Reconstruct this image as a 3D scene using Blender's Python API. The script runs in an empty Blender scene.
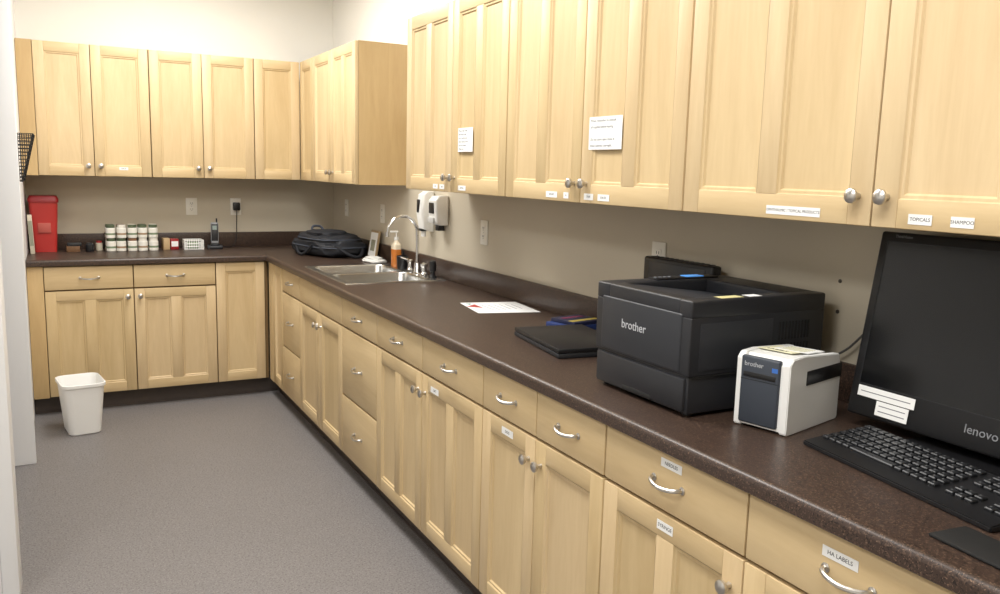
import bpy, bmesh, math, random
from mathutils import Matrix, Vector
random.seed(4)
S=bpy.context.scene
D=bpy.data
try:
    S.view_settings.view_transform='Standard'; S.view_settings.look='None'
except Exception: pass

# ---------------------------------------------------------------- materials
def lin(c):
    return tuple(((v/255)/12.92 if v/255<=.04045 else (((v/255)+.055)/1.055)**2.4) for v in c)+(1,)
MC={}
def mat(name,rgb,rough=.5,metal=0,spec=.5,emit=None,est=1,noise=0,nscale=40,bump=0,coat=0,trans=0,alpha=1):
    if name in MC: return MC[name]
    m=D.materials.new(name); m.use_nodes=True; nt=m.node_tree; b=nt.nodes['Principled BSDF']
    b.inputs['Base Color'].default_value=lin(rgb); b.inputs['Roughness'].default_value=rough
    b.inputs['Metallic'].default_value=metal; b.inputs['Specular IOR Level'].default_value=spec
    b.inputs['Coat Weight'].default_value=coat; b.inputs['Transmission Weight'].default_value=trans
    b.inputs['Alpha'].default_value=alpha
    if emit: b.inputs['Emission Color'].default_value=lin(emit); b.inputs['Emission Strength'].default_value=est
    if noise or bump:
        tc=nt.nodes.new('ShaderNodeTexCoord'); n=nt.nodes.new('ShaderNodeTexNoise'); n.inputs['Scale'].default_value=nscale; n.inputs['Detail'].default_value=4
        nt.links.new(tc.outputs['Object'],n.inputs['Vector'])
        if noise:
            r=nt.nodes.new('ShaderNodeValToRGB'); c=lin(rgb)
            r.color_ramp.elements[0].position=.3; r.color_ramp.elements[1].position=.7
            r.color_ramp.elements[0].color=tuple(v*(1-noise) for v in c[:3])+(1,)
            r.color_ramp.elements[1].color=tuple(min(1,v*(1+noise)) for v in c[:3])+(1,)
            nt.links.new(n.outputs['Fac'],r.inputs['Fac']); nt.links.new(r.outputs['Color'],b.inputs['Base Color'])
        if bump:
            bp=nt.nodes.new('ShaderNodeBump'); bp.inputs['Strength'].default_value=bump; bp.inputs['Distance'].default_value=.002
            nt.links.new(n.outputs['Fac'],bp.inputs['Height']); nt.links.new(bp.outputs['Normal'],b.inputs['Normal'])
    MC[name]=m; return m
def wood(name,rgb,axis,seed=0,contrast=.10):
    m=D.materials.new(name); m.use_nodes=True; nt=m.node_tree; b=nt.nodes['Principled BSDF']
    tc=nt.nodes.new('ShaderNodeTexCoord'); mp=nt.nodes.new('ShaderNodeMapping')
    sc=[11,11,11]; sc[axis]=1.3
    mp.inputs['Scale'].default_value=sc; mp.inputs['Location'].default_value=(seed*3.1,seed*7.7,seed*5.3)
    nt.links.new(tc.outputs['Object'],mp.inputs['Vector'])
    n=nt.nodes.new('ShaderNodeTexNoise'); n.inputs['Scale'].default_value=1.0; n.inputs['Detail'].default_value=6; n.inputs['Roughness'].default_value=.6; n.inputs['Distortion'].default_value=.9
    nt.links.new(mp.outputs['Vector'],n.inputs['Vector'])
    n2=nt.nodes.new('ShaderNodeTexNoise'); n2.inputs['Scale'].default_value=9; n2.inputs['Detail'].default_value=3
    nt.links.new(mp.outputs['Vector'],n2.inputs['Vector'])
    ad=nt.nodes.new('ShaderNodeMath'); ad.operation='MULTIPLY_ADD'; ad.inputs[1].default_value=.25
    nt.links.new(n2.outputs['Fac'],ad.inputs[0]); nt.links.new(n.outputs['Fac'],ad.inputs[2])
    r=nt.nodes.new('ShaderNodeValToRGB'); c=lin(rgb); e=r.color_ramp.elements
    e[0].position=.42; e[1].position=.85
    e[0].color=(c[0]*(1-contrast*.9),c[1]*(1-contrast*1.2),c[2]*(1-contrast*1.6),1)
    e[1].color=(min(1,c[0]*(1+contrast*.7)),min(1,c[1]*(1+contrast*.8)),min(1,c[2]*(1+contrast)),1)
    nt.links.new(ad.outputs[0],r.inputs['Fac']); nt.links.new(r.outputs['Color'],b.inputs['Base Color'])
    b.inputs['Roughness'].default_value=.42; b.inputs['Specular IOR Level'].default_value=.35
    return m
MAPLE=(207,183,141)
tones=[(209,185,143),(204,180,137),(212,188,148),(206,182,141)]
WV=[wood('maple_vertical_%d'%i,t,2,i) for i,t in enumerate(tones)]
WY=wood('maple_grain_y',MAPLE,1,5); WX=wood('maple_grain_x',MAPLE,0,6)
WP=wood('maple_side_panel',(194,166,120),2,9)
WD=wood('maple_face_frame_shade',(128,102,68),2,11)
def speck(name,base,specs,rough,scale,bump=0,spec=.5,coat=0):
    m=D.materials.new(name); m.use_nodes=True; nt=m.node_tree; b=nt.nodes['Principled BSDF']
    tc=nt.nodes.new('ShaderNodeTexCoord'); prev=None
    big=nt.nodes.new('ShaderNodeTexNoise'); big.inputs['Scale'].default_value=2.2; big.inputs['Detail'].default_value=3
    nt.links.new(tc.outputs['Object'],big.inputs['Vector'])
    mx0=nt.nodes.new('ShaderNodeMix'); mx0.data_type='RGBA'
    c=lin(base); mx0.inputs[6].default_value=tuple(v*.92 for v in c[:3])+(1,); mx0.inputs[7].default_value=tuple(v*1.08 for v in c[:3])+(1,)
    nt.links.new(big.outputs['Fac'],mx0.inputs[0]); prev=mx0.outputs[2]
    for i,(col,th) in enumerate(specs):
        n=nt.nodes.new('ShaderNodeTexNoise'); n.inputs['Scale'].default_value=scale*(1+.37*i); n.inputs['Detail'].default_value=1
        mp=nt.nodes.new('ShaderNodeMapping'); mp.inputs['Location'].default_value=(i*11.3,i*5.1,i*2.2)
        nt.links.new(tc.outputs['Object'],mp.inputs['Vector']); nt.links.new(mp.outputs['Vector'],n.inputs['Vector'])
        r=nt.nodes.new('ShaderNodeValToRGB'); r.color_ramp.elements[0].position=th; r.color_ramp.elements[1].position=th+.04
        nt.links.new(n.outputs['Fac'],r.inputs['Fac'])
        mx=nt.nodes.new('ShaderNodeMix'); mx.data_type='RGBA'; mx.inputs[7].default_value=lin(col)
        nt.links.new(r.outputs['Color'],mx.inputs[0]); nt.links.new(prev,mx.inputs[6]); prev=mx.outputs[2]
    nt.links.new(prev,b.inputs['Base Color']); b.inputs['Roughness'].default_value=rough; b.inputs['Specular IOR Level'].default_value=spec
    b.inputs['Coat Weight'].default_value=coat; b.inputs['Coat Roughness'].default_value=.25
    return m
COUNTER=speck('laminate_counter',(62,48,41),[((88,70,58),.59),((34,27,24),.60),((124,100,82),.67)],.36,190)
FLOOR=speck('vinyl_floor',(119,115,114),[((101,97,96),.56),((136,132,131),.61)],.5,130,spec=.35)
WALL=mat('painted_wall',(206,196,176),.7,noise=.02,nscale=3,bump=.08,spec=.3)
WALLUP=mat('wall_high_painted_light',(242,240,233),.7,noise=.01,nscale=3,bump=.08,spec=.3)  # same wall, brightness above the cabinets put into a lighter colour
WHITEWALL=mat('white_wall_paint',(240,240,240),.6,spec=.3)
CEIL=mat('ceiling_tile',(240,240,238),.8,noise=.03,nscale=60)
TRIMW=mat('white_trim_paint',(242,243,245),.45)
TOE=mat('rubber_cove_base',(72,63,58),.5,noise=.05)
NICK=mat('brushed_nickel',(200,196,190),.28,1)
CHROME=mat('chrome',(225,225,225),.12,1)
STEEL=mat('stainless_steel',(205,205,203),.27,1,noise=.04,nscale=60)
PAPER=mat('white_paper',(236,236,234),.7)
INK=mat('black_ink',(30,30,34),.7)
PLW=mat('white_plastic',(235,234,230),.35)
IVORY=mat('outlet_plastic',(238,234,222),.35)
BLK=mat('black_plastic',(24,24,26),.38)
BLK2=mat('matte_black_plastic',(34,35,38),.5)
DARKG=mat('charcoal_plastic',(44,46,50),.42)
SCREEN=mat('dark_screen',(14,15,17),.22,spec=.5)
RUB=mat('black_rubber',(18,18,18),.7)
RED=mat('red_plastic',(182,52,48),.35)
DKRED=mat('dark_red_plastic',(150,30,34),.4)
CABLEG=mat('grey_cable',(96,94,92),.5)

# ---------------------------------------------------------------- mesh builder
R_RIGHT=Matrix(((0,1,0,0),(-1,0,0,0),(0,0,1,0),(0,0,0,1)))   # local x->-Y, local y(depth)->+X
I4=Matrix.Identity(4)
YZX=Matrix(((0,0,1,0),(1,0,0,0),(0,1,0,0),(0,0,0,1)))
def T(x,y,z): return Matrix.Translation((x,y,z))
def RZ(d): return Matrix.Rotation(math.radians(d),4,'Z')
def RX(d): return Matrix.Rotation(math.radians(d),4,'X')
def RY(d): return Matrix.Rotation(math.radians(d),4,'Y')
class MB:
    def __init__(s,M=I4): s.bm=bmesh.new(); s.mats=[]; s.M=M
    def mi(s,m):
        if m not in s.mats: s.mats.append(m)
        return s.mats.index(m)
    def commit(s,b,m,M=I4):
        i=s.mi(m)
        for f in b.faces: f.material_index=i
        bmesh.ops.transform(b,matrix=s.M@M,verts=b.verts)
        me=D.meshes.new('t'); b.to_mesh(me); b.free(); s.bm.from_mesh(me); D.meshes.remove(me)
    def box(s,a,c,m,bev=0,seg=2,M=I4):
        b=bmesh.new(); bmesh.ops.create_cube(b,size=1)
        sz=[abs(c[i]-a[i]) for i in range(3)]; ce=[(c[i]+a[i])/2 for i in range(3)]
        for v in b.verts: v.co=Vector((v.co.x*sz[0]+ce[0],v.co.y*sz[1]+ce[1],v.co.z*sz[2]+ce[2]))
        if bev>0: bmesh.ops.bevel(b,geom=b.edges[:],offset=min(bev,min(sz)*.45),segments=seg,affect='EDGES',profile=.5)
        s.commit(b,m,M)
    def lathe(s,prof,m,M=I4,n=24,caps=True):
        b=bmesh.new(); rings=[]
        for r,z in prof:
            rings.append([b.verts.new((max(r,1e-5)*math.cos(2*math.pi*k/n),max(r,1e-5)*math.sin(2*math.pi*k/n),z)) for k in range(n)])
        for i in range(len(rings)-1):
            for k in range(n): b.faces.new((rings[i][k],rings[i][(k+1)%n],rings[i+1][(k+1)%n],rings[i+1][k]))
        if caps: b.faces.new(rings[0][::-1]); b.faces.new(rings[-1])
        bmesh.ops.recalc_face_normals(b,faces=b.faces); s.commit(b,m,M)
    def cyl(s,r,h,m,M=I4,n=24,bev=.0): 
        if bev: s.lathe([(r-bev,0),(r,bev),(r,h-bev),(r-bev,h)],m,M,n)
        else: s.lathe([(r,0),(r,h)],m,M,n)
    def tube(s,pts,r,m,M=I4,n=10,sub=4):
        P=[Vector(p) for p in pts]
        if sub>1 and len(P)>2:   # catmull-rom
            Q=[]; E=[P[0]*2-P[1]]+P+[P[-1]*2-P[-2]]
            for i in range(1,len(E)-2):
                for k in range(sub):
                    t=k/sub; a,b_,c,d=E[i-1],E[i],E[i+1],E[i+2]
                    Q.append(.5*((2*b_)+(c-a)*t+(2*a-5*b_+4*c-d)*t*t+(3*b_-a-3*c+d)*t**3))
            Q.append(P[-1]); P=Q
        b=bmesh.new(); rings=[]; up=Vector((0,0,1)); prevn=None
        for i,p in enumerate(P):
            t=(P[min(i+1,len(P)-1)]-P[max(i-1,0)]).normalized()
            if prevn is None:
                nn=t.cross(up); 
                if nn.length<.1: nn=t.cross(Vector((1,0,0)))
            else: nn=prevn-t*prevn.dot(t)
            nn.normalize(); prevn=nn; bb=t.cross(nn)
            rings.append([b.verts.new(p+r*(nn*math.cos(2*math.pi*k/n)+bb*math.sin(2*math.pi*k/n))) for k in range(n)])
        for i in range(len(rings)-1):
            for k in range(n): b.faces.new((rings[i][k],rings[i][(k+1)%n],rings[i+1][(k+1)%n],rings[i+1][k]))
        b.faces.new(rings[0][::-1]); b.faces.new(rings[-1])
        bmesh.ops.recalc_face_normals(b,faces=b.faces); s.commit(b,m,M)
    def prism(s,pts,h,m,M=I4,bev=0):   # polygon in local XY extruded +z
        b=bmesh.new(); vs=[b.verts.new((x,y,0)) for x,y in pts]; f=b.faces.new(vs)
        r=bmesh.ops.extrude_face_region(b,geom=[f]); bmesh.ops.translate(b,vec=(0,0,h),verts=[v for v in r['geom'] if isinstance(v,bmesh.types.BMVert)])
        bmesh.ops.recalc_face_normals(b,faces=b.faces)
        if bev: bmesh.ops.bevel(b,geom=b.edges[:],offset=bev,segments=2,affect='EDGES')
        s.commit(b,m,M)
    def loft(s,loops,m,M=I4,cap0=False,cap1=True,flip=False):
        b=bmesh.new(); R=[[b.verts.new(p) for p in L] for L in loops]; n=len(R[0])
        for i in range(len(R)-1):
            for k in range(n): b.faces.new((R[i][k],R[i][(k+1)%n],R[i+1][(k+1)%n],R[i+1][k]))
        if cap0: b.faces.new(R[0][::-1])
        if cap1: b.faces.new(R[-1])
        if cap0 and cap1: bmesh.ops.recalc_face_normals(b,faces=b.faces)
        s.commit(b,m,M)
    def blob(s,size,m,M=I4,e=.5,namp=0,seed=0,flat=False,sub=4):
        b=bmesh.new(); bmesh.ops.create_icosphere(b,subdivisions=sub,radius=1)
        from mathutils import noise
        for v in b.verts:
            c=v.co.copy(); q=[math.copysign(abs(t)**e,t) for t in c]
            p=Vector((q[0]*size[0],q[1]*size[1],q[2]*size[2]))
            if namp: p+=c*namp*noise.noise(c*2.3+Vector((seed,seed*2,0)))+c*namp*.5*noise.noise(c*6+Vector((seed,0,3)))
            if flat and p.z<-size[2]*.8: p.z=-size[2]*.8
            v.co=p
        s.commit(b,m,M)
    def text(s,txt,size,m,M=I4,al='CENTER',ext=.0003):
        cu=D.curves.new('txt','FONT'); cu.body=txt; cu.size=size; cu.align_x=al; cu.align_y='CENTER'; cu.extrude=ext; cu.resolution_u=3
        o=D.objects.new('txt',cu); S.collection.objects.link(o); bpy.context.view_layer.update()
        dg=bpy.context.evaluated_depsgraph_get(); me=o.evaluated_get(dg).to_mesh()
        b=bmesh.new(); b.from_mesh(me); o.evaluated_get(dg).to_mesh_clear()
        D.objects.remove(o); D.curves.remove(cu)
        s.commit(b,m,M)
    def done(s,name,ang=35):
        me=D.meshes.new(name)
        for m in s.mats: me.materials.append(m)
        bb=[Vector((min(v.co[i] for v in s.bm.verts) for i in range(3))),Vector((max(v.co[i] for v in s.bm.verts) for i in range(3)))]
        org=Vector(((bb[0].x+bb[1].x)/2,(bb[0].y+bb[1].y)/2,bb[0].z))
        KEEP=any(m in (WV+[WY,WX,WP,WD,COUNTER,FLOOR]) for m in s.mats)
        if KEEP: org=Vector((0,0,0))
        bmesh.ops.translate(s.bm,vec=-org,verts=s.bm.verts)
        for f in s.bm.faces: f.smooth=True
        s.bm.to_mesh(me); s.bm.free()
        try: me.set_sharp_from_angle(angle=math.radians(ang))
        except Exception: pass
        o=D.objects.new(name,me); o.location=org; S.collection.objects.link(o); return o
def rrect(x0,x1,y0,y1,r,z,n=6):
    out=[]
    for cx,cy,a0 in ((x1-r,y1-r,0),(x0+r,y1-r,90),(x0+r,y0+r,180),(x1-r,y0+r,270)):
        for k in range(n+1):
            a=math.radians(a0+90*k/n); out.append((cx+r*math.cos(a),cy+r*math.sin(a),z))
    return out

# ---------------------------------------------------------------- room shell
def simple(name,a,c,m,bev=0):
    b=MB(); b.box(a,c,m,bev); return b.done(name)
XL,XR,YB,YF,CH=-1.325,.635,.635,-6.6,2.78
simple('floor',(-3.6,YF-.1,-.05),(XR+.1,YB+.1,0),FLOOR)
simple('ceiling',(-3.6,YF-.1,CH),(XR+.1,YB+.1,CH+.05),CEIL)
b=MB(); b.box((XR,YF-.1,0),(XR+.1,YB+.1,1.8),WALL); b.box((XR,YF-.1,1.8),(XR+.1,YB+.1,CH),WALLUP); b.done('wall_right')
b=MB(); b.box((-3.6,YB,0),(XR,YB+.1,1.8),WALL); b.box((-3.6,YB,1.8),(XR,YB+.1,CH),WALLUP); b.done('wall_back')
simple('wall_front',(-3.6,YF-.1,0),(XR,YF,CH),WALL)
simple('wall_far_left',(-3.7,YF-.1,0),(-3.6,YB+.1,CH),WHITEWALL)
simple('wall_left',(XL-.12,-.80,0),(XL,YB,CH),WHITEWALL)
simple('wall_partition',(-3.6,-2.25,0),(-1.37,-2.14,CH),WHITEWALL)
b=MB(); b.box((XL-.14,-.83,0),(-1.30,-.80,CH),TRIMW,.004); b.box((-1.325,-.80,0),(-1.312,-.72,CH),TRIMW,.003); b.done('trim_1')
b=MB(); b.box((-1.47,-2.28,0),(-1.37,-2.25,CH),TRIMW,.004); b.box((-1.37,-2.28,0),(-1.32,-2.12,CH),TRIMW,.004)
b.box((-1.355,-2.284,.98),(-1.335,-2.279,1.12),NICK,.002); b.done('trim_2')
simple('baseboard_partition',(-3.5,-2.262,0),(-1.475,-2.2505,.1),TOE)

# ---------------------------------------------------------------- cabinets
def pull(b,M):
    b.tube([(-.048,0,0),(-.046,-.012,0),(-.03,-.022,-.003),(0,-.027,-.005),(.03,-.022,-.003),(.046,-.012,0),(.048,0,0)],.0048,NICK,M,8,3)
    for x in (-.048,.048): b.lathe([(.009,0),(.009,.002),(.006,.004)],NICK,M@T(x,0,0)@RX(90),12)
def knob(b,M):
    b.lathe([(.007,0),(.006,.004),(.006,.012),(.012,.016),(.0155,.021),(.015,.026),(.011,.029),(.0,.0305)],NICK,M@RX(90),20)
def recess(b,u0,u1,z0,z1,m,M):
    def L(i,d): return [(u0+i,d,z0+i),(u1-i,d,z0+i),(u1-i,d,z1-i),(u0+i,d,z1-i)]
    b.loft([L(0,0.0005),L(.003,.004),L(.009,.0045),L(.013,.0095)],m,M)
def door(b,M,u0,u1,z0,z1,hx,double=None):
    wv=random.choice(WV); w2=random.choice(WV); g=.002; u0+=g;u1-=g;z0+=g;z1-=g
    st=.056 if u1-u0>.25 else .045
    if double is None: double=(u1-u0)>.42
    b.box((u0,0,z0),(u0+st,.02,z1),wv,.0018,2,M); b.box((u1-st,0,z0),(u1,.02,z1),wv,.0018,2,M)
    b.box((u0+st,.0002,z0),(u1-st,.02,z0+st),hx,.0018,2,M); b.box((u0+st,.0002,z1-st),(u1-st,.02,z1),hx,.0018,2,M)
    if double:
        c=(u0+u1)/2; b.box((c-.03,.0002,z0+st),(c+.03,.02,z1-st),wv,.0018,2,M)
        recess(b,u0+st,c-.03,z0+st,z1-st,w2,M); recess(b,c+.03,u1-st,z0+st,z1-st,w2,M)
    else: recess(b,u0+st,u1-st,z0+st,z1-st,w2,M)
def drawer(b,M,u0,u1,z0,z1,hx,handle=True):
    g=.002; b.box((u0+g,0,z0+g),(u1-g,.02,z1-g),hx,.003,2,M)
    if handle: pull(b,M@T((u0+u1)/2,0,(z0+z1)/2))
def carcass(b,M,u0,u1,z0,z1,d):
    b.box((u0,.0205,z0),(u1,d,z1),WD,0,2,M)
MR=T(0.02,0,0)@R_RIGHT; MBk=T(0,.02,0)
ZB=.108; ZT=.872
def base(M,u0,u1,kind,hx,split=1,name='base_cabinet'):
    b=MB(M)
    if kind=='sink':
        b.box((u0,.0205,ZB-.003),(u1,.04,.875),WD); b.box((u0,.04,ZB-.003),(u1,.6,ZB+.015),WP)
    else: carcass(b,I4,u0,u1,ZB-.003,.875,.61)
    if u0<.11: b.box((0,0,ZB),(.10,.02,ZT),WV[0])
    if kind=='bank':
        drawer(b,I4,u0,u1,.735,ZT,hx); drawer(b,I4,u0,u1,.405,.73,hx); drawer(b,I4,u0,u1,ZB,.40,hx)
    elif kind=='door': 
        door(b,I4,u0,u1,ZB,ZT,hx)
    else:
        w=(u1-u0)/split
        for i in range(split):
            drawer(b,I4,u0+i*w,u0+(i+1)*w,.735,ZT,hx,handle=(kind!='sink'))
            door(b,I4,u0+i*w,u0+(i+1)*w,ZB,.73,hx)
        if split==2:
            for sx in (-.034,.034): knob(b,T((u0+u1)/2+sx,0,.662))
    b.done(name)
base(MR,.102,.36,'door',WY)
base(MR,.362,.76,'bank',WY)
base(MR,.762,1.55,'sink',WY,split=2,name='sink_base_cabinet')
base(MR,1.552,2.04,'bank',WY)
base(MR,2.042,3.04,'dd',WY,split=2)
base(MR,3.042,3.71,'dd',WY,split=2)
base(MR,3.712,4.67,'dd',WY,split=2)
base(MR,4.672,5.40,'dd',WY,split=2)
b=MB(MBk); carcass(b,I4,-1.24,-.302,ZB-.003,.875,.61); b.box((XL+.002,.0,ZB-.003),(-1.242,.6,.875),WP,.001)
for u0,u1 in ((-1.24,-.772),(-.77,-.302)):
    drawer(b,I4,u0,u1,.735,ZT,WX); door(b,I4,u0,u1,ZB,.73,WX)
for sx in (-.034,.034): knob(b,T(-.771+sx,0,.685))
b.done('base_cabinet')
b=MB(MBk); carcass(b,I4,-.30,.02,ZB-.003,.875,.61); door(b,I4,-.30,-.002,ZB,ZT,WX); b.done('base_cabinet')
b=MB(); b.box((.093,-5.4,0),(.10,.10,ZB-.004),TOE); b.box((XL+.002,.093,0),(.10,.10,ZB-.004),TOE)
b.box((.085,-5.4,0),(.095,.09,.006),TOE,.002); b.box((XL+.002,.085,0),(.095,.095,.006),TOE,.002); b.done('baseboard_cabinets')

ZU0,ZU1=1.385,2.161; XU=.3115
MU=T(XU,0,0)@R_RIGHT; MUB=T(0,XU,0); DU=.3225
def upper(M,cuts,hx,knobpairs,z1=ZU1,name='wall_cabinet',filler=None):
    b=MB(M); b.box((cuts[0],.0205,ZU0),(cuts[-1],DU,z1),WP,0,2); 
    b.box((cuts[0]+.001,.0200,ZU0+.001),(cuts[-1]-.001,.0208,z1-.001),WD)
    for a,c in zip(cuts[:-1],cuts[1:]): door(b,I4,a,c,ZU0,z1,hx)
    for k in knobpairs:
        for sx in (-.034,.034): knob(b,T(k+sx,0,ZU0+.062))
    if filler: b.box((filler,.004,ZU0),(cuts[0]-.001,DU,z1),WP)
    b.done(name)
upper(MU,[1.62,2.13,2.61],WY,[2.13]); upper(MU,[2.613,3.11,3.60],WY,[3.11]); upper(MU,[3.603,4.18,4.76],WY,[4.18]); upper(MU,[4.763,5.35],WY,[])
upper(MU,[0,.40,.86],WY,[.40])
b=MB(MU); b.box((-XU,.0205,ZU0),(-.003,DU,ZU1),WP); door(b,I4,-XU+.002,-.002,ZU0,ZU1,WY); b.done('corner_wall_cabinet')
upper(MUB,[-1.24,-.94,-.62],WX,[-.94],filler=XL+.002); upper(MUB,[-.618,-.31,.01],WX,[-.31]); upper(MUB,[.012,XU-.001],WX,[])

# ---------------------------------------------------------------- countertop
b=MB()
def nose():
    pts=[]; 
    for k in range(7):
        a=math.pi/2*k/6; pts.append((.014-.014*math.sin(a),.900+.014*math.cos(a)))
    pts=[(.03,.914)]+pts
    for k in range(1,5):
        a=math.pi/2*k/4; pts.append((.008-.008*math.cos(a),.882-.006*math.sin(a)))
    pts.append((.03,.876)); return pts
N=nose(); yE=-5.42
b.loft([[(d,.03,z) for d,z in N],[(d,yE,z) for d,z in N]],COUNTER,cap0=True,cap1=True)
b.loft([[(XL+.002,d,z) for d,z in N],[(.03,d,z) for d,z in N]],COUNTER,cap0=True,cap1=True)
SX0,SX1,SY0,SY1=.085,.555,-1.44,-.70
b.box((.03,yE,.876),(SX0,.03,.914),COUNTER); b.box((SX1,yE,.876),(.633,.03,.914),COUNTER)
b.box((SX0,yE,.876),(SX1,SY0,.914),COUNTER); b.box((SX0,SY1,.876),(SX1,.03,.914),COUNTER)
b.box((XL+.002,.03,.876),(.633,.633,.914),COUNTER)
b.box((.615,yE,.914),(.633,.633,1.015),COUNTER,.004); b.box((XL+.002,.615,.914),(.615,.633,1.015),COUNTER,.004)
bmesh.ops.recalc_face_normals(b.bm,faces=b.bm.faces)
b.done('countertop')

# ---------------------------------------------------------------- sink
b=MB()
ym=(SY0+SY1)/2; ox0,ox1,oy0,oy1=SX0-.015,.608,SY0-.015,SY1+.015
for y0,y1 in ((oy0,ym),(ym,oy1)):
    iy0=y0+.03 if y0==oy0 else y0+.014; iy1=y1-.014 if y1==ym else y1-.03
    ix0,ix1=SX0+.015,SX1-.03
    b.loft([rrect(ox0,ox1,y0,y1,.001,.9145),rrect(ox0+.002,ox1-.002,y0+(.002 if y0==oy0 else 0),y1-(.002 if y1==oy1 else 0),.001,.919),
            rrect(ix0,ix1,iy0,iy1,.05,.919),rrect(ix0+.004,ix1-.004,iy0+.004,iy1-.004,.05,.912),
            rrect(ix0+.012,ix1-.012,iy0+.012,iy1-.012,.05,.77),rrect(ix0+.03,ix1-.03,iy0+.03,iy1-.03,.05,.752)],STEEL)
    cx,cy=(ix0+ix1)/2,(iy0+iy1)/2
    b.lathe([(.045,.7525),(.045,.756),(.03,.756),(.028,.7535)],CHROME,T(cx,cy,0)); b.cyl(.027,.001,BLK,T(cx,cy,.7535))
b.done('kitchen_sink')
b=MB(); fx,fy,fz=.575,-1.13,.919
b.lathe([(.024,0),(.024,.006),(.02,.012),(.017,.05),(.015,.055)],CHROME,T(fx,fy,fz))
b.tube([(fx,fy,fz+.05),(fx,fy,fz+.20),(fx-.01,fy,fz+.26),(fx-.06,fy,fz+.305),(fx-.12,fy,fz+.30),(fx-.16,fy,fz+.26),(fx-.17,fy,fz+.22)],.0095,CHROME,n=14,sub=6)
b.lathe([(.013,0),(.013,.025)],CHROME,T(fx-.17,fy,fz+.198))
for dy in (-.10,.10):
    b.lathe([(.022,0),(.022,.006),(.014,.014),(.013,.04),(.019,.045),(.019,.058),(.012,.064)],CHROME,T(fx,fy+dy,fz))
    b.tube([(fx,fy+dy,fz+.055),(fx-.02,fy+dy*1.35,fz+.062),(fx-.03,fy+dy*1.6,fz+.066)],.007,CHROME)
b.box((fx-.022,fy-.12,fz),(fx+.022,fy+.12,fz+.006),CHROME,.003)
b.done('kitchen_faucet')
b=MB(); b.lathe([(.02,0),(.02,.006),(.012,.012),(.012,.03),(.018,.035),(.02,.06),(.017,.085),(.01,.09)],BLK,T(.573,-1.35,.919)); b.done('sink_sprayer')
b=MB(); b.lathe([(.026,0),(.029,.004),(.032,.07),(.029,.074),(.029,.06)],BLK,T(.56,-.945,.9195)); b.tube([(.56,-.945,.93),(.565,-.95,1.02)],.005,BLK); b.done('black_cup')
b=MB(T(.567,-.83,.9195)); ORG=mat('orange_soap',(206,124,56),.2,spec=.5); CLR=mat('clear_plastic',(226,214,190),.15)
b.loft([rrect(-.022,.022,-.03,.03,.014,0),rrect(-.024,.024,-.032,.032,.014,.004),rrect(-.024,.024,-.032,.032,.014,.10),],ORG,cap0=True)
b.loft([rrect(-.024,.024,-.032,.032,.014,.1001),rrect(-.023,.023,-.031,.031,.014,.125),rrect(-.013,.013,-.013,.013,.012,.145),rrect(-.012,.012,-.012,.012,.0118,.152)],CLR,cap0=True)
b.cyl(.013,.018,PLW,T(0,0,.152)); b.cyl(.004,.03,PLW,T(0,0,.17)); b.box((-.04,-.008,.196),(.01,.008,.206),PLW,.003)
b.done('hand_soap_bottle')
b=MB(T(.574,-.37,.9155)@R_RIGHT@RX(-9)); b.box((-.075,0,0),(.075,.012,.18),mat('frame_wood',(170,146,110),.5),.003); b.box((-.062,-.001,.014),(.062,.001,.166),PAPER)
b.box((-.035,-.002,.05),(.035,-.0008,.12),mat('card_print',(150,150,130),.6)); b.done('framed_sign')
CL=mat('white_cloth',(226,226,222),.9,bump=.4,nscale=80)
b=MB(T(.53,-.56,.9147)@RZ(15)); b.blob((.045,.09,.012),CL,T(0,0,.0098),e=.6,namp=.006,seed=2,flat=True); b.blob((.035,.06,.008),CL,T(0,.01,.024),e=.6,namp=.006,seed=5); b.done('folded_cloth')

# ---------------------------------------------------------------- outlets
def outlet(M):
    b=MB(M); b.box((-.036,-.006,-.058),(.036,-.0003,.058),IVORY,.003)
    for z in (-.02,.02):
        b.box((-.017,-.0085,z-.014),(.017,-.005,z+.014),IVORY,.005)
        for x in (-.006,.006): b.box((x-.001,-.0092,z-.002),(x+.001,-.008,z+.007),INK)
        b.cyl(.002,.0006,INK,T(0,-.0085,z-.008)@RX(90),8)
    b.cyl(.003,.002,NICK,T(0,-.005,0)@RX(90),8)
    b.done('wall_outlet')
for y,z in ((.31,1.20),(-.42,1.20),(-1.82,1.19),(-3.12,1.20)): outlet(T(XR,y,z)@R_RIGHT)
for x in (-.35,-.06): outlet(T(x,YB,1.19))
for y,kind in ((-1.195,0),(-1.365,1)):
    b=MB(T(XR-.001,y,0)@R_RIGHT)
    if kind==0:   # tall narrow unit
        b.loft([rrect(-.030,.030,-.03,-.0,.008,1.150),rrect(-.036,.036,-.070,-.0,.018,1.165),rrect(-.038,.038,-.085,-.0,.02,1.25),rrect(-.036,.036,-.075,-.0,.02,1.345),rrect(-.032,.032,-.05,-.0,.018,1.362)],PLW,cap0=True)
        b.box((-.014,-.088,1.25),(.014,-.078,1.32),BLK,.004); b.cyl(.014,.03,PLW,T(0,-.05,1.122)); b.box((-.022,-.074,1.152),(.022,-.03,1.165),DARKG,.003)
    else:
        b.loft([rrect(-.045,.045,-.05,-.0,.008,1.195),rrect(-.050,.050,-.075,-.0,.015,1.21),rrect(-.050,.050,-.080,-.0,.015,1.32),rrect(-.045,.045,-.06,-.0,.015,1.345)],PLW,cap0=True)
        b.box((-.030,-.083,1.255),(.030,-.076,1.31),BLK,.003); b.box((-.035,-.086,1.205),(.035,-.075,1.235),mat('grey_plastic',(196,196,194),.4),.004)
        b.box((-.018,-.05,1.165),(.018,-.01,1.196),BLK2,.004)
    b.done('soap_dispenser')
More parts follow.
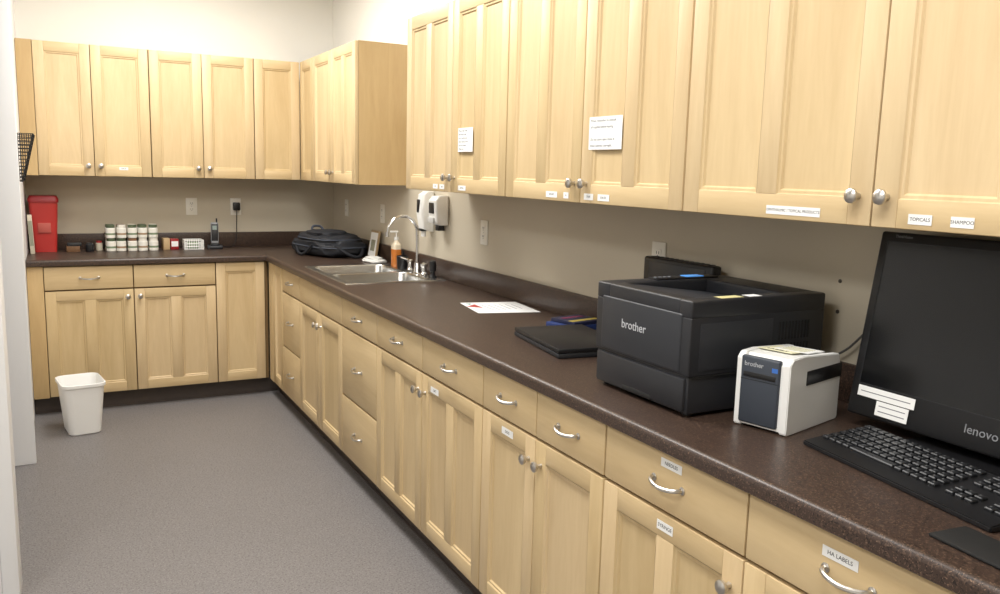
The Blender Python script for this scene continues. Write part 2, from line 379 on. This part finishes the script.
for z in (1.22,1.14):
    b=MB(T(XR,-3.855,z)@R_RIGHT@RX(90)); b.lathe([(.0055,.0003),(.005,.002),(.002,.003)],mat('screw_grey',(96,90,84),.4,.6),n=12); b.done('wall_screw')

# ---------------------------------------------------------------- bag
FAB=mat('black_nylon',(28,30,36),.7,noise=.15,nscale=200,bump=.3); FAB2=mat('grey_nylon_trim',(66,71,82),.7)
b=MB(T(.405,-.03,.9145)@RZ(12))
b.blob((.18,.28,.064),FAB,T(0,0,.0518),e=.62,namp=.02,seed=1,flat=True)
b.blob((.155,.22,.038),FAB,T(-.01,-.02,.106)@RX(2),e=.65,namp=.012,seed=4)
b.blob((.11,.13,.018),FAB,T(-.03,-.02,.142),e=.6,namp=.008,seed=7)
for z,sx,sy in ((.110,.158,.224),(.063,.182,.282)):
    pts=[(sx*math.copysign(abs(math.cos(a))**.62,math.cos(a))-(.01 if z>.1 else 0),sy*math.copysign(abs(math.sin(a))**.62,math.sin(a))-(.02 if z>.1 else 0),z) for a in [k*math.pi/16 for k in range(33)]]
    b.tube(pts,.004,FAB2,n=8,sub=1)
b.tube([(-.18,-.12,.08),(-.20,-.05,.02),(-.19,.05,.012),(-.17,.12,.06)],.009,FAB,n=8)
b.tube([(-.10,-.26,.08),(-.02,-.31,.02),(.06,-.30,.012),(.12,-.23,.08)],.010,FAB,n=8)
b.tube([(-.04,.16,.14),(-.02,.18,.17),(.03,.18,.17),(.05,.16,.14)],.008,FAB2,n=8)
b.done('backpack')

# ---------------------------------------------------------------- back counter items
b=MB(T(-1.228,.52,.9145))
b.loft([rrect(-.062,.062,-.055,.055,.02,0),rrect(-.078,.078,-.07,.07,.022,.29),rrect(-.078,.078,-.07,.07,.022,.305)],RED,cap0=True)
b.loft([rrect(-.084,.084,-.076,.076,.022,.3052),rrect(-.084,.084,-.076,.076,.022,.325),rrect(-.074,.074,-.066,.066,.022,.345)],DKRED,cap0=True)
b.box((-.035,-.069,.12),(.035,-.061,.18),mat('biohazard_label',(186,90,80),.6),.002)
b.done('sharps_container')
b=MB(T(-1.295,.38,.9145)@RY(-2)); b.box((-.012,-.02,0),(.012,.02,.235),mat('beige_cardboard',(206,196,176),.7),.003); b.box((-.010,-.0205,.05),(.010,-.0195,.2),mat('card_print',(120,130,120),.6)); b.done('cardboard_glove_box')
b=MB(); LBL=mat('bottle_label',(234,231,222),.5); LIDG=mat('bottle_lid_green',(84,96,72),.5); BRN=mat('bottle_brown',(130,96,70),.4); LIDW=mat('bottle_lid_white',(230,226,216),.4)
for j in range(2):
    for k in range(2):
        for i in range(5):
            x=-.865+i*.063+random.uniform(-.002,.002); y=.45+j*.066; z=.9147+k*.0835
            b.cyl(.0285,.006,LBL,T(x,y,z),20,.002); b.cyl(.0286,.052,LBL,T(x,y,z+.0061),20); b.cyl(.0288,.012,mat('label_stripe',(160,134,106),.5) if i%2 else mat('label_stripe_green',(120,136,108),.5),T(x,y,z+.02),20)
            b.lathe([(.0285,.0582),(.0275,.062),(.024,.064)],LBL,T(x,y,z),20); b.cyl(.025,.0188,random.choice([LIDW,LIDG,LIDW,BRN]),T(x,y,z+.0641),20,.002)
b.done('medicine_bottles')
b=MB(T(-1.06,.48,.9147)); b.box((-.055,-.04,0),(.02,.04,.035),mat('kraft_box',(110,78,50),.6),.002); b.box((-.05,-.035,.0352),(.03,.03,.055),BLK2,.004); b.done('small_cardboard_box')
b=MB(T(-.985,.45,.9147)); b.lathe([(.022,0),(.024,.003),(.024,.045),(.018,.05),(.018,.055)],BLK2); b.done('small_jar')
b=MB(T(-.93,.50,.9147)); b.cyl(.02,.05,mat('pale_label',(196,188,168),.5),n=20,bev=.002); b.cyl(.016,.012,DKRED,T(0,0,.0502)); b.done('small_jar')
b=MB(T(-.50,.50,.9147)@RZ(6)); b.box((-.055,-.03,0),(-.015,.03,.075),mat('tan_box',(188,160,120),.6),.002); b.box((-.01,-.03,0),(.04,.03,.07),DKRED,.002); b.box((-.006,-.0305,.02),(.036,-.0295,.055),PAPER); b.done('medication_box')
b=MB(T(-.365,.50,.9147))
b.box((-.058,-.05,0),(.058,.05,.004),PLW)
for z in (.02,.038,.060): b.tube([(-.059,-.051,z),(.059,-.051,z),(.059,.051,z),(-.059,.051,z),(-.059,-.051,z)],.0038,PLW,sub=1,n=6)
for k in range(9):
    x=-.058+k*.0145
    for y in (-.051,.051): b.box((x-.0025,y-.002,0),(x+.0025,y+.002,.062),PLW)
    for x2 in (-.059,.059): b.box((x2-.002,-.05+k*.0125-.002,0),(x2+.002,-.05+k*.0125+.002,.062),PLW)
b.box((-.035,-.03,.0045),(.03,.03,.045),mat('green_packet',(120,150,110),.6),.004); b.done('storage_basket')
b=MB(T(-.225,.50,.9147)@RZ(-8))
b.box((-.05,-.05,0),(.05,.05,.022),DARKG,.008); b.box((-.03,-.035,.0215),(.03,.03,.036),BLK,.006)
b.box((-.025,-.012,.034),(.025,.016,.175),mat('silver_plastic',(150,152,156),.35),.008,3,RX(-8)); b.box((-.021,-.0145,.05),(.021,-.011,.165),BLK,.004,2,RX(-8)); b.box((-.014,-.0155,.125),(.014,-.0142,.152),mat('lcd_grey',(130,146,140),.3),0,2,RX(-8))
b.cyl(.005,.03,BLK,RX(-8)@T(.014,.004,.173),10); b.done('cordless_phone')
b=MB(); b.box((-.083,.588,1.165),(-.037,.625,1.22),BLK,.006); b.tube([(-.06,.60,1.17),(-.062,.60,1.08),(-.07,.59,.97),(-.10,.57,.921),(-.16,.555,.919)],.003,BLK,n=6); b.done('power_adapter')

# ---------------------------------------------------------------- trash bin
b=MB(T(-1.085,-.33,.0)@RZ(8))
def rl(h,w,d,r,i=0): return rrect(-w+i,w-i,-d+i,d-i,r,h)
b.loft([rl(.001,.075,.105,.03),rl(.006,.08,.11,.035),rl(.265,.102,.133,.04),rl(.27,.110,.141,.045),rl(.285,.110,.141,.045),rl(.287,.106,.137,.045),rl(.265,.098,.129,.04),rl(.01,.076,.106,.034)],mat('bin_plastic',(242,242,240),.4),cap0=True)
b.done('waste_bin')

# ---------------------------------------------------------------- wire file holder
b=MB(T(XL+.001,-.64,1.37)) ; ZH=.23
for y in (0,.30):
    b.tube([(0,y,0),(.03,y,0),(.085,y,ZH),(0,y,ZH),(0,y,0)],.004,BLK,sub=1,n=6)
for k in range(19):
    y=.30*k/18; b.tube([(.03,y,0),(.085,y,ZH)],.0024,BLK,sub=1,n=5); b.tube([(.003,y,0),(.003,y,ZH)],.0022,BLK,sub=1,n=5)
for k in range(14):
    t=k/13; x=.03+.055*t; z=ZH*t
    b.tube([(x,0,z),(x,.30,z)],.0024,BLK,sub=1,n=5); b.tube([(.003,0,z),(x,0,z)],.0022,BLK,sub=1,n=5); b.tube([(.003,.3,z),(x,.3,z)],.0022,BLK,sub=1,n=5)
for k in range(1,9):
    b.tube([(k*.0095,0,max(0,(k*.0095-.03)/.055*ZH)),(k*.0095,0,ZH)],.0022,BLK,sub=1,n=5)
b.box((0,0,0),(.03,.3,.003),BLK); b.done('wall_file_holder')

# ---------------------------------------------------------------- papers and laptop
b=MB(); 
def sheet(b,c,z,m,h=.0006): b.prism(c,h,m,T(0,0,z))
sheet(b,[(.36,-2.14),(.605,-2.19),(.575,-2.46),(.32,-2.40)],.9146,PAPER)
sheet(b,[(.345,-2.24),(.40,-2.20),(.395,-2.29)],.9153,RED); sheet(b,[(.37,-2.17),(.395,-2.175),(.38,-2.20)],.9153,mat('teal_ink',(50,130,130),.6))
for k in range(6): sheet(b,[(.42+.026*k,-2.22-.006*k),(.424+.026*k,-2.222-.006*k),(.415+.026*k,-2.36),(.411+.026*k,-2.358)],.9153,mat('grey_ink',(170,172,176),.7))
b.done('paper_flyer')
b=MB(T(.34,-3.05,.9146)@RZ(-8)@R_RIGHT)
b.box((-.19,-.13,0),(.19,.13,.015),BLK2,.004); b.box((-.19,-.13,.0165),(.19,.13,.030),BLK,.004); b.box((-.188,-.1,.013),(.188,.128,.019),RUB)
b.done('laptop')
b=MB(T(.53,-2.80,.9146)@RZ(10)); b.box((-.09,-.065,0),(.07,.075,.020),mat('book_blue',(40,58,110),.4),.002); b.box((-.07,-.06,.0202),(.07,.07,.034),mat('book_navy',(30,34,60),.4),.002)
b.box((-.068,-.045,.0342),(.068,-.02,.0350),mat('book_yellow',(170,150,70),.5)); b.box((-.05,.02,.0342),(.05,.04,.0350),mat('book_magenta',(120,50,80),.5)); b.done('paperback_books')

# ---------------------------------------------------------------- laser printer
PB=mat('printer_black',(36,37,41),.42,bump=.05,nscale=600); PB2=mat('printer_charcoal',(43,45,50),.45)
LOGO=mat('logo_silver',(190,192,196),.4)
W,DP,HH=.380,.44,.280
b=MB(T(.13,-3.49,.9146)@R_RIGHT)
for x in (.03,W-.03):
    for y in (.03,DP-.03): b.cyl(.012,.012,RUB,T(x,y,0),12)
b.box((.004,.006,.008),(W-.004,DP-.02,.100),PB,.004)
b.box((.012,-.002,.014),(W-.012,.02,.094),PB,.005)
b.box((.13,-.003,.012),(W-.13,.004,.026),RUB,.003)
b.box((0,0,.0985),(W,DP,.240),PB,.005,3)
b.box((.030,-.0035,.104),(W-.030,.012,.246),PB2,.005,3)
b.text('brother',.032,LOGO,T(.17,-.0040,.184)@RX(90))
b.box((0,0,.236),(.060,DP,HH),PB,.006,3); b.box((W-.045,0,.236),(W,DP,HH),PB,.006,3)
b.box((.055,0,.236),(W-.04,.050,HH),PB,.006,3); b.box((.055,DP-.11,.236),(W-.04,DP,HH),PB,.006,3)
b.prism([(.045,HH-.004),(.10,HH-.008),(DP-.10,.242),(DP-.10,.22),(.045,.22)],W-.10,PB2,T(.055,0,0)@YZX)
b.box((.010,.16,HH-.001),(.052,.38,HH+.005),BLK,.004); b.box((.016,.27,HH+.0045),(.046,.33,HH+.007),mat('lcd_blue',(90,160,230),.3,emit=(80,150,230),est=.5))
for k in range(4): b.cyl(.005,.002,mat('button_grey',(120,124,130),.4),T(.031,.17+.016*k,HH+.005),10)
for r_ in range(2):
    for k in range(10): b.box((W-.001,DP-.06-.011*k,.115+.055*r_),(W+.0012,DP-.0545-.011*k,.16+.055*r_),RUB)
b.box((W-.001,.01,.097),(W+.0008,DP-.01,.100),RUB); b.box((W-.0005,.03,.112),(W+.0012,.26,.225),PB2,.001)
b.box((W-.001,.31,.02),(W+.0012,.40,.08),PB2,.001)
b.box((W-.040,.10,HH),(W-.012,.17,HH+.0006),mat('yellow_sticker',(214,206,150),.6)); b.box((W-.040,.19,HH),(W-.012,.23,HH+.0006),PAPER)
b.done('laser_printer')
b=MB(T(.555,-3.13,.9146)@R_RIGHT); b.box((0,0,0),(.33,.05,.012),BLK,.004); b.box((.0,.006,.012),(.33,.045,.300),BLK,.008,3)
for k in range(12): b.box((.03+.024*k,.012,.2995),(.042+.024*k,.040,.3020),DARKG,.001)
b.box((.03,.0045,.20),(.30,.0065,.285),DARKG,.003)
b.done('network_router')

# ---------------------------------------------------------------- label printer
LW=mat('offwhite_plastic',(236,236,234),.35); LB=mat('slate_grey_plastic',(58,64,74),.45)
b=MB(T(.215,-3.937,.9146)@RZ(14)@R_RIGHT)
Wl,Dl,Hl=.132,.238,.174
side=[(0,.004),(.006,0),(Dl-.006,0),(Dl,.006),(Dl,.12),(Dl-.012,.160),(.06,Hl),(.012,Hl-.002),(0,Hl-.014)]
b.prism(side,.018,LW,YZX,.002); b.prism(side,.018,LW,T(Wl-.018,0,0)@YZX,.002)
mid=[(.004,.006),(Dl-.006,.006),(Dl-.006,.12),(Dl-.018,.156),(.06,Hl-.003),(.02,Hl-.004),(.004,Hl-.02)]
b.prism(mid,Wl-.034,LW,T(.017,0,0)@YZX)
b.box((.012,-.003,.010),(Wl-.024,.012,Hl-.008),LB,.005,3)
b.box((.020,-.005,.118),(Wl-.032,-.001,.130),BLK,.002); b.box((.014,-.0036,.112),(Wl-.026,-.0028,.1135),RUB)
b.text('brother',.015,LOGO,T(.045,-.0035,.148)@RX(90)); b.box((Wl-.042,-.0036,.138),(Wl-.028,-.0028,.148),mat('tiny_blue',(60,110,190),.5))
b.box((Wl-.0005,.075,.105),(Wl+.002,Dl+.001,.138),BLK,.003); b.box((Wl-.03,Dl-.05,.105),(Wl+.001,Dl+.002,.138),BLK,.003)
Mt=T(0,.06,Hl+.0002)@RX(-4.3)
b.box((.015,.0,0.0),(.10,.10,.0012),mat('pale_label_stock',(234,230,196),.6),0,2,Mt); b.box((.04,.03,.0013),(.122,.12,.0022),PAPER,0,2,Mt@RZ(4))
for k in range(5): b.box((.048,.042+.014*k,.0023),(.108,.045+.014*k,.0027),mat('yellow_print',(190,184,110),.6),0,2,Mt@RZ(4))
b.text('LABELS',.016,INK,Mt@T(.055,.017,.0013))
b.done('label_printer')

# ---------------------------------------------------------------- monitor
b=MB(T(.455,-4.050,.9146)@R_RIGHT)
MW,MH,MT=.56,.425,.035
Mm=T(0,0,.032)@RX(-9)
b.box((0,0,0),(MW,MT,MH),BLK,.006,3,Mm); b.box((.06,MT-.01,.05),(MW-.06,MT+.03,MH-.06),BLK2,.02,3,Mm)
b.box((.022,-.0008,.075),(MW-.022,.002,MH-.022),SCREEN,0,2,Mm)
for a,c in (((.0205,-.002,.0735),(MW-.0205,.001,.0755)),((.0205,-.002,MH-.0225),(MW-.0205,.001,MH-.0205)),((.0205,-.002,.074),(.0225,.001,MH-.021)),((MW-.0225,-.002,.074),(MW-.0205,.001,MH-.021))): b.box(a,c,BLK2,0,2,Mm)
b.text('lenovo',.026,mat('logo_grey',(130,132,136),.4),Mm@T(.315,-.0006,.040)@RX(90))
b.text('ThinkVision',.009,mat('logo_grey',(130,132,136),.4),Mm@T(.06,-.0006,MH-.010)@RX(90))
b.box((.022,-.0012,.046),(.165,-.0004,.070),PAPER,0,2,Mm); b.box((.075,-.0022,.012),(.155,-.0013,.044),PAPER,0,2,Mm)
for k in range(2): b.box((.082,-.0026,.021+.012*k),(.148,-.0023,.023+.012*k),mat('grey_print',(120,120,126),.7),0,2,Mm)
b.box((.03,-.0016,.057),(.155,-.0013,.059),mat('grey_print',(120,120,126),.7),0,2,Mm)
b.box((MW/2-.04,.06,.01),(MW/2+.04,.085,.25),BLK,.008,2,RX(-3)); b.box((MW/2-.03,.05,.2),(MW/2+.03,.10,.28),BLK,.006)
b.prism([(MW/2-.13,-.03),(MW/2+.13,-.03),(MW/2+.11,.145),(MW/2-.11,.145)],.012,BLK,T(0,0,0),.004)
b.done('computer_monitor')
b=MB()
b.tube([(.59,-3.95,.93),(.60,-3.97,1.02),(.60,-4.0,1.10),(.61,-4.05,1.02),(.58,-4.10,.93)],.0035,BLK,n=6)
b.tube([(.60,-3.96,.919),(.605,-3.98,.96),(.59,-4.02,1.06),(.60,-4.10,1.0)],.003,BLK,n=6)
b.tube([(.56,-4.00,.919),(.58,-4.0,.93),(.60,-4.03,.99),(.60,-4.10,1.06)],.003,BLK,n=6)
b.tube([(.61,-3.88,1.03),(.612,-3.92,1.06),(.612,-3.98,1.12),(.612,-4.06,1.15),(.60,-4.12,1.14)],.003,CABLEG,n=6)
b.done('power_cables')
b=MB(T(.245,-4.115,.9146)@RZ(-9)@R_RIGHT)
KW,KD=.46,.175
b.prism([(0,0.0),(KD,0),(KD,.030),(.04,.016),(0,.010)],KW,BLK,YZX,.0025)
KEY=mat('keycap_black',(30,31,34),.4); 
slope=(.030-.016)/(KD-.04)
for ri in range(6):
    yy=.048+.022*ri; zz=.016+(yy-.04)*slope
    for k in range(22):
        if k in (15,19) or (ri==0 and 4<=k<=9): continue
        if k in (16,17,18) and ri==2 : continue
        x0=.012+k*.0199
        b.box((x0,yy-.0085,zz-.002),(x0+.0165,yy+.0085,zz+.006),KEY,.0018,1,I4)
        b.box((x0+.004,yy+.000,zz+.0061),(x0+.007,yy+.004,zz+.0063),mat('key_legend',(110,110,112),.5))
b.box((.012+4*.0199,.048-.0085,.0145),(.012+10*.0199-.004,.048+.0085,.0225),KEY,.0018,1)
b.done('keyboard')
b=MB(T(.07,-4.53,.9146)@RZ(-6)@R_RIGHT); b.box((0,0,0),(.24,.085,.006),RUB,.003); b.done('mouse_pad')

# ---------------------------------------------------------------- labels
def label(M,u,z,w,h,txt,ts=None,name='label_sticker'):
    b=MB(M@T(u,-.0002,z)); b.box((-w/2,-.0006,-h/2),(w/2,0,h/2),PAPER)
    b.text(txt,ts or h*.6,INK,T(0,-.0007,0)@RX(90),ext=.0001); b.done(name)
for u,w,t in ((1.97,.05,'EYE'),(2.04,.05,'EAR'),(2.24,.07,'DENTAL'),(2.94,.07,'WRAPS'),(3.03,.03,'A'),(3.16,.05,'TAPE'),(3.24,.06,'GAUZE'),(3.975,.155,'OPHTHALMIC / TOPICAL PRODUCTS'),(4.29,.050,'TOPICALS'),(4.375,.045,'SHAMPOO')):
    label(MU,u,ZU0+.022,w,.020,t,.0092 if len(t)>10 else .0095)
for u,z,w,h,t in ((2.66,.69,.07,.022,'CAT'),(3.21,.70,.07,.022,'DOG'),(3.96,.847,.07,.02,'NEEDLES'),(3.95,.70,.055,.022,'SYRINGE'),(4.41,.833,.075,.02,'HA LABELS')):
    label(MR,u,z,w,h,t,h*.55)
label(MUB,-.78,1.435,.05,.018,'BAGS')
def notice(u,z,w,h,lines):
    b=MB(MU@T(u,-.0002,z)); b.box((-w/2,-.0008,-h/2),(w/2,0,h/2),PAPER)
    n=len(lines)
    for k,t in enumerate(lines):
        b.text(t,h*.115,INK,T(-w*.45,-.0009,h*.38-k*h*.76/(n-1))@RX(90),al='LEFT',ext=.0001)
    b.done('paper_notice')
notice(2.265,1.60,.135,.095,['Please wipe down','all surfaces after','every patient and','return items to the','correct drawer.','Thank you'])
notice(3.235,1.60,.17,.098,['Please remember to restock','all supplies before leaving','','Do not store open items in','these cabinets overnight.'])

# ---------------------------------------------------------------- lights
LE=mat('lamp_diffuser',(255,252,245),.5,emit=(255,253,248),est=3)
for x,y,en in ((-.45,-.75,38),(-.45,-2.6,34),(-.75,-4.6,32),(-2.3,-4.4,34)):
    b=MB(T(x,y,CH)); b.box((-.31,-.61,-.03),(.31,.61,-.0005),TRIMW,.004); b.box((-.28,-.58,-.034),(.28,.58,-.0305),LE); b.done('ceiling_light')
    L=D.lights.new('panel_light','AREA'); L.shape='RECTANGLE'; L.size=.55; L.size_y=1.15; L.energy=en; L.color=(1,.985,.955)
    o=D.objects.new('panel_light',L); o.location=(x,y,CH-.04); S.collection.objects.link(o)
w=D.worlds.new('world'); S.world=w; w.use_nodes=True; w.node_tree.nodes['Background'].inputs[0].default_value=(.9,.95,1,1); w.node_tree.nodes['Background'].inputs[1].default_value=.4

# ---------------------------------------------------------------- camera
yaw,pt,ro=.4911,-.1505,.0264
fw=Vector((math.sin(yaw)*math.cos(pt),math.cos(yaw)*math.cos(pt),math.sin(pt))); r=Vector((math.cos(yaw),-math.sin(yaw),0)); up=r.cross(fw)
r2=r*math.cos(ro)+up*math.sin(ro); u2=-r*math.sin(ro)+up*math.cos(ro)
cd=D.cameras.new('camera'); cd.sensor_width=36; cd.lens=826.19*36/1000; cd.clip_start=.03
co=D.objects.new('camera',cd); S.collection.objects.link(co)
M=Matrix.Identity(4)
for i in range(3): M[i][0]=r2[i]; M[i][1]=u2[i]; M[i][2]=-fw[i]
M[0][3],M[1][3],M[2][3]=-1.1428,-5.3137,1.4771
co.matrix_world=M; S.camera=co
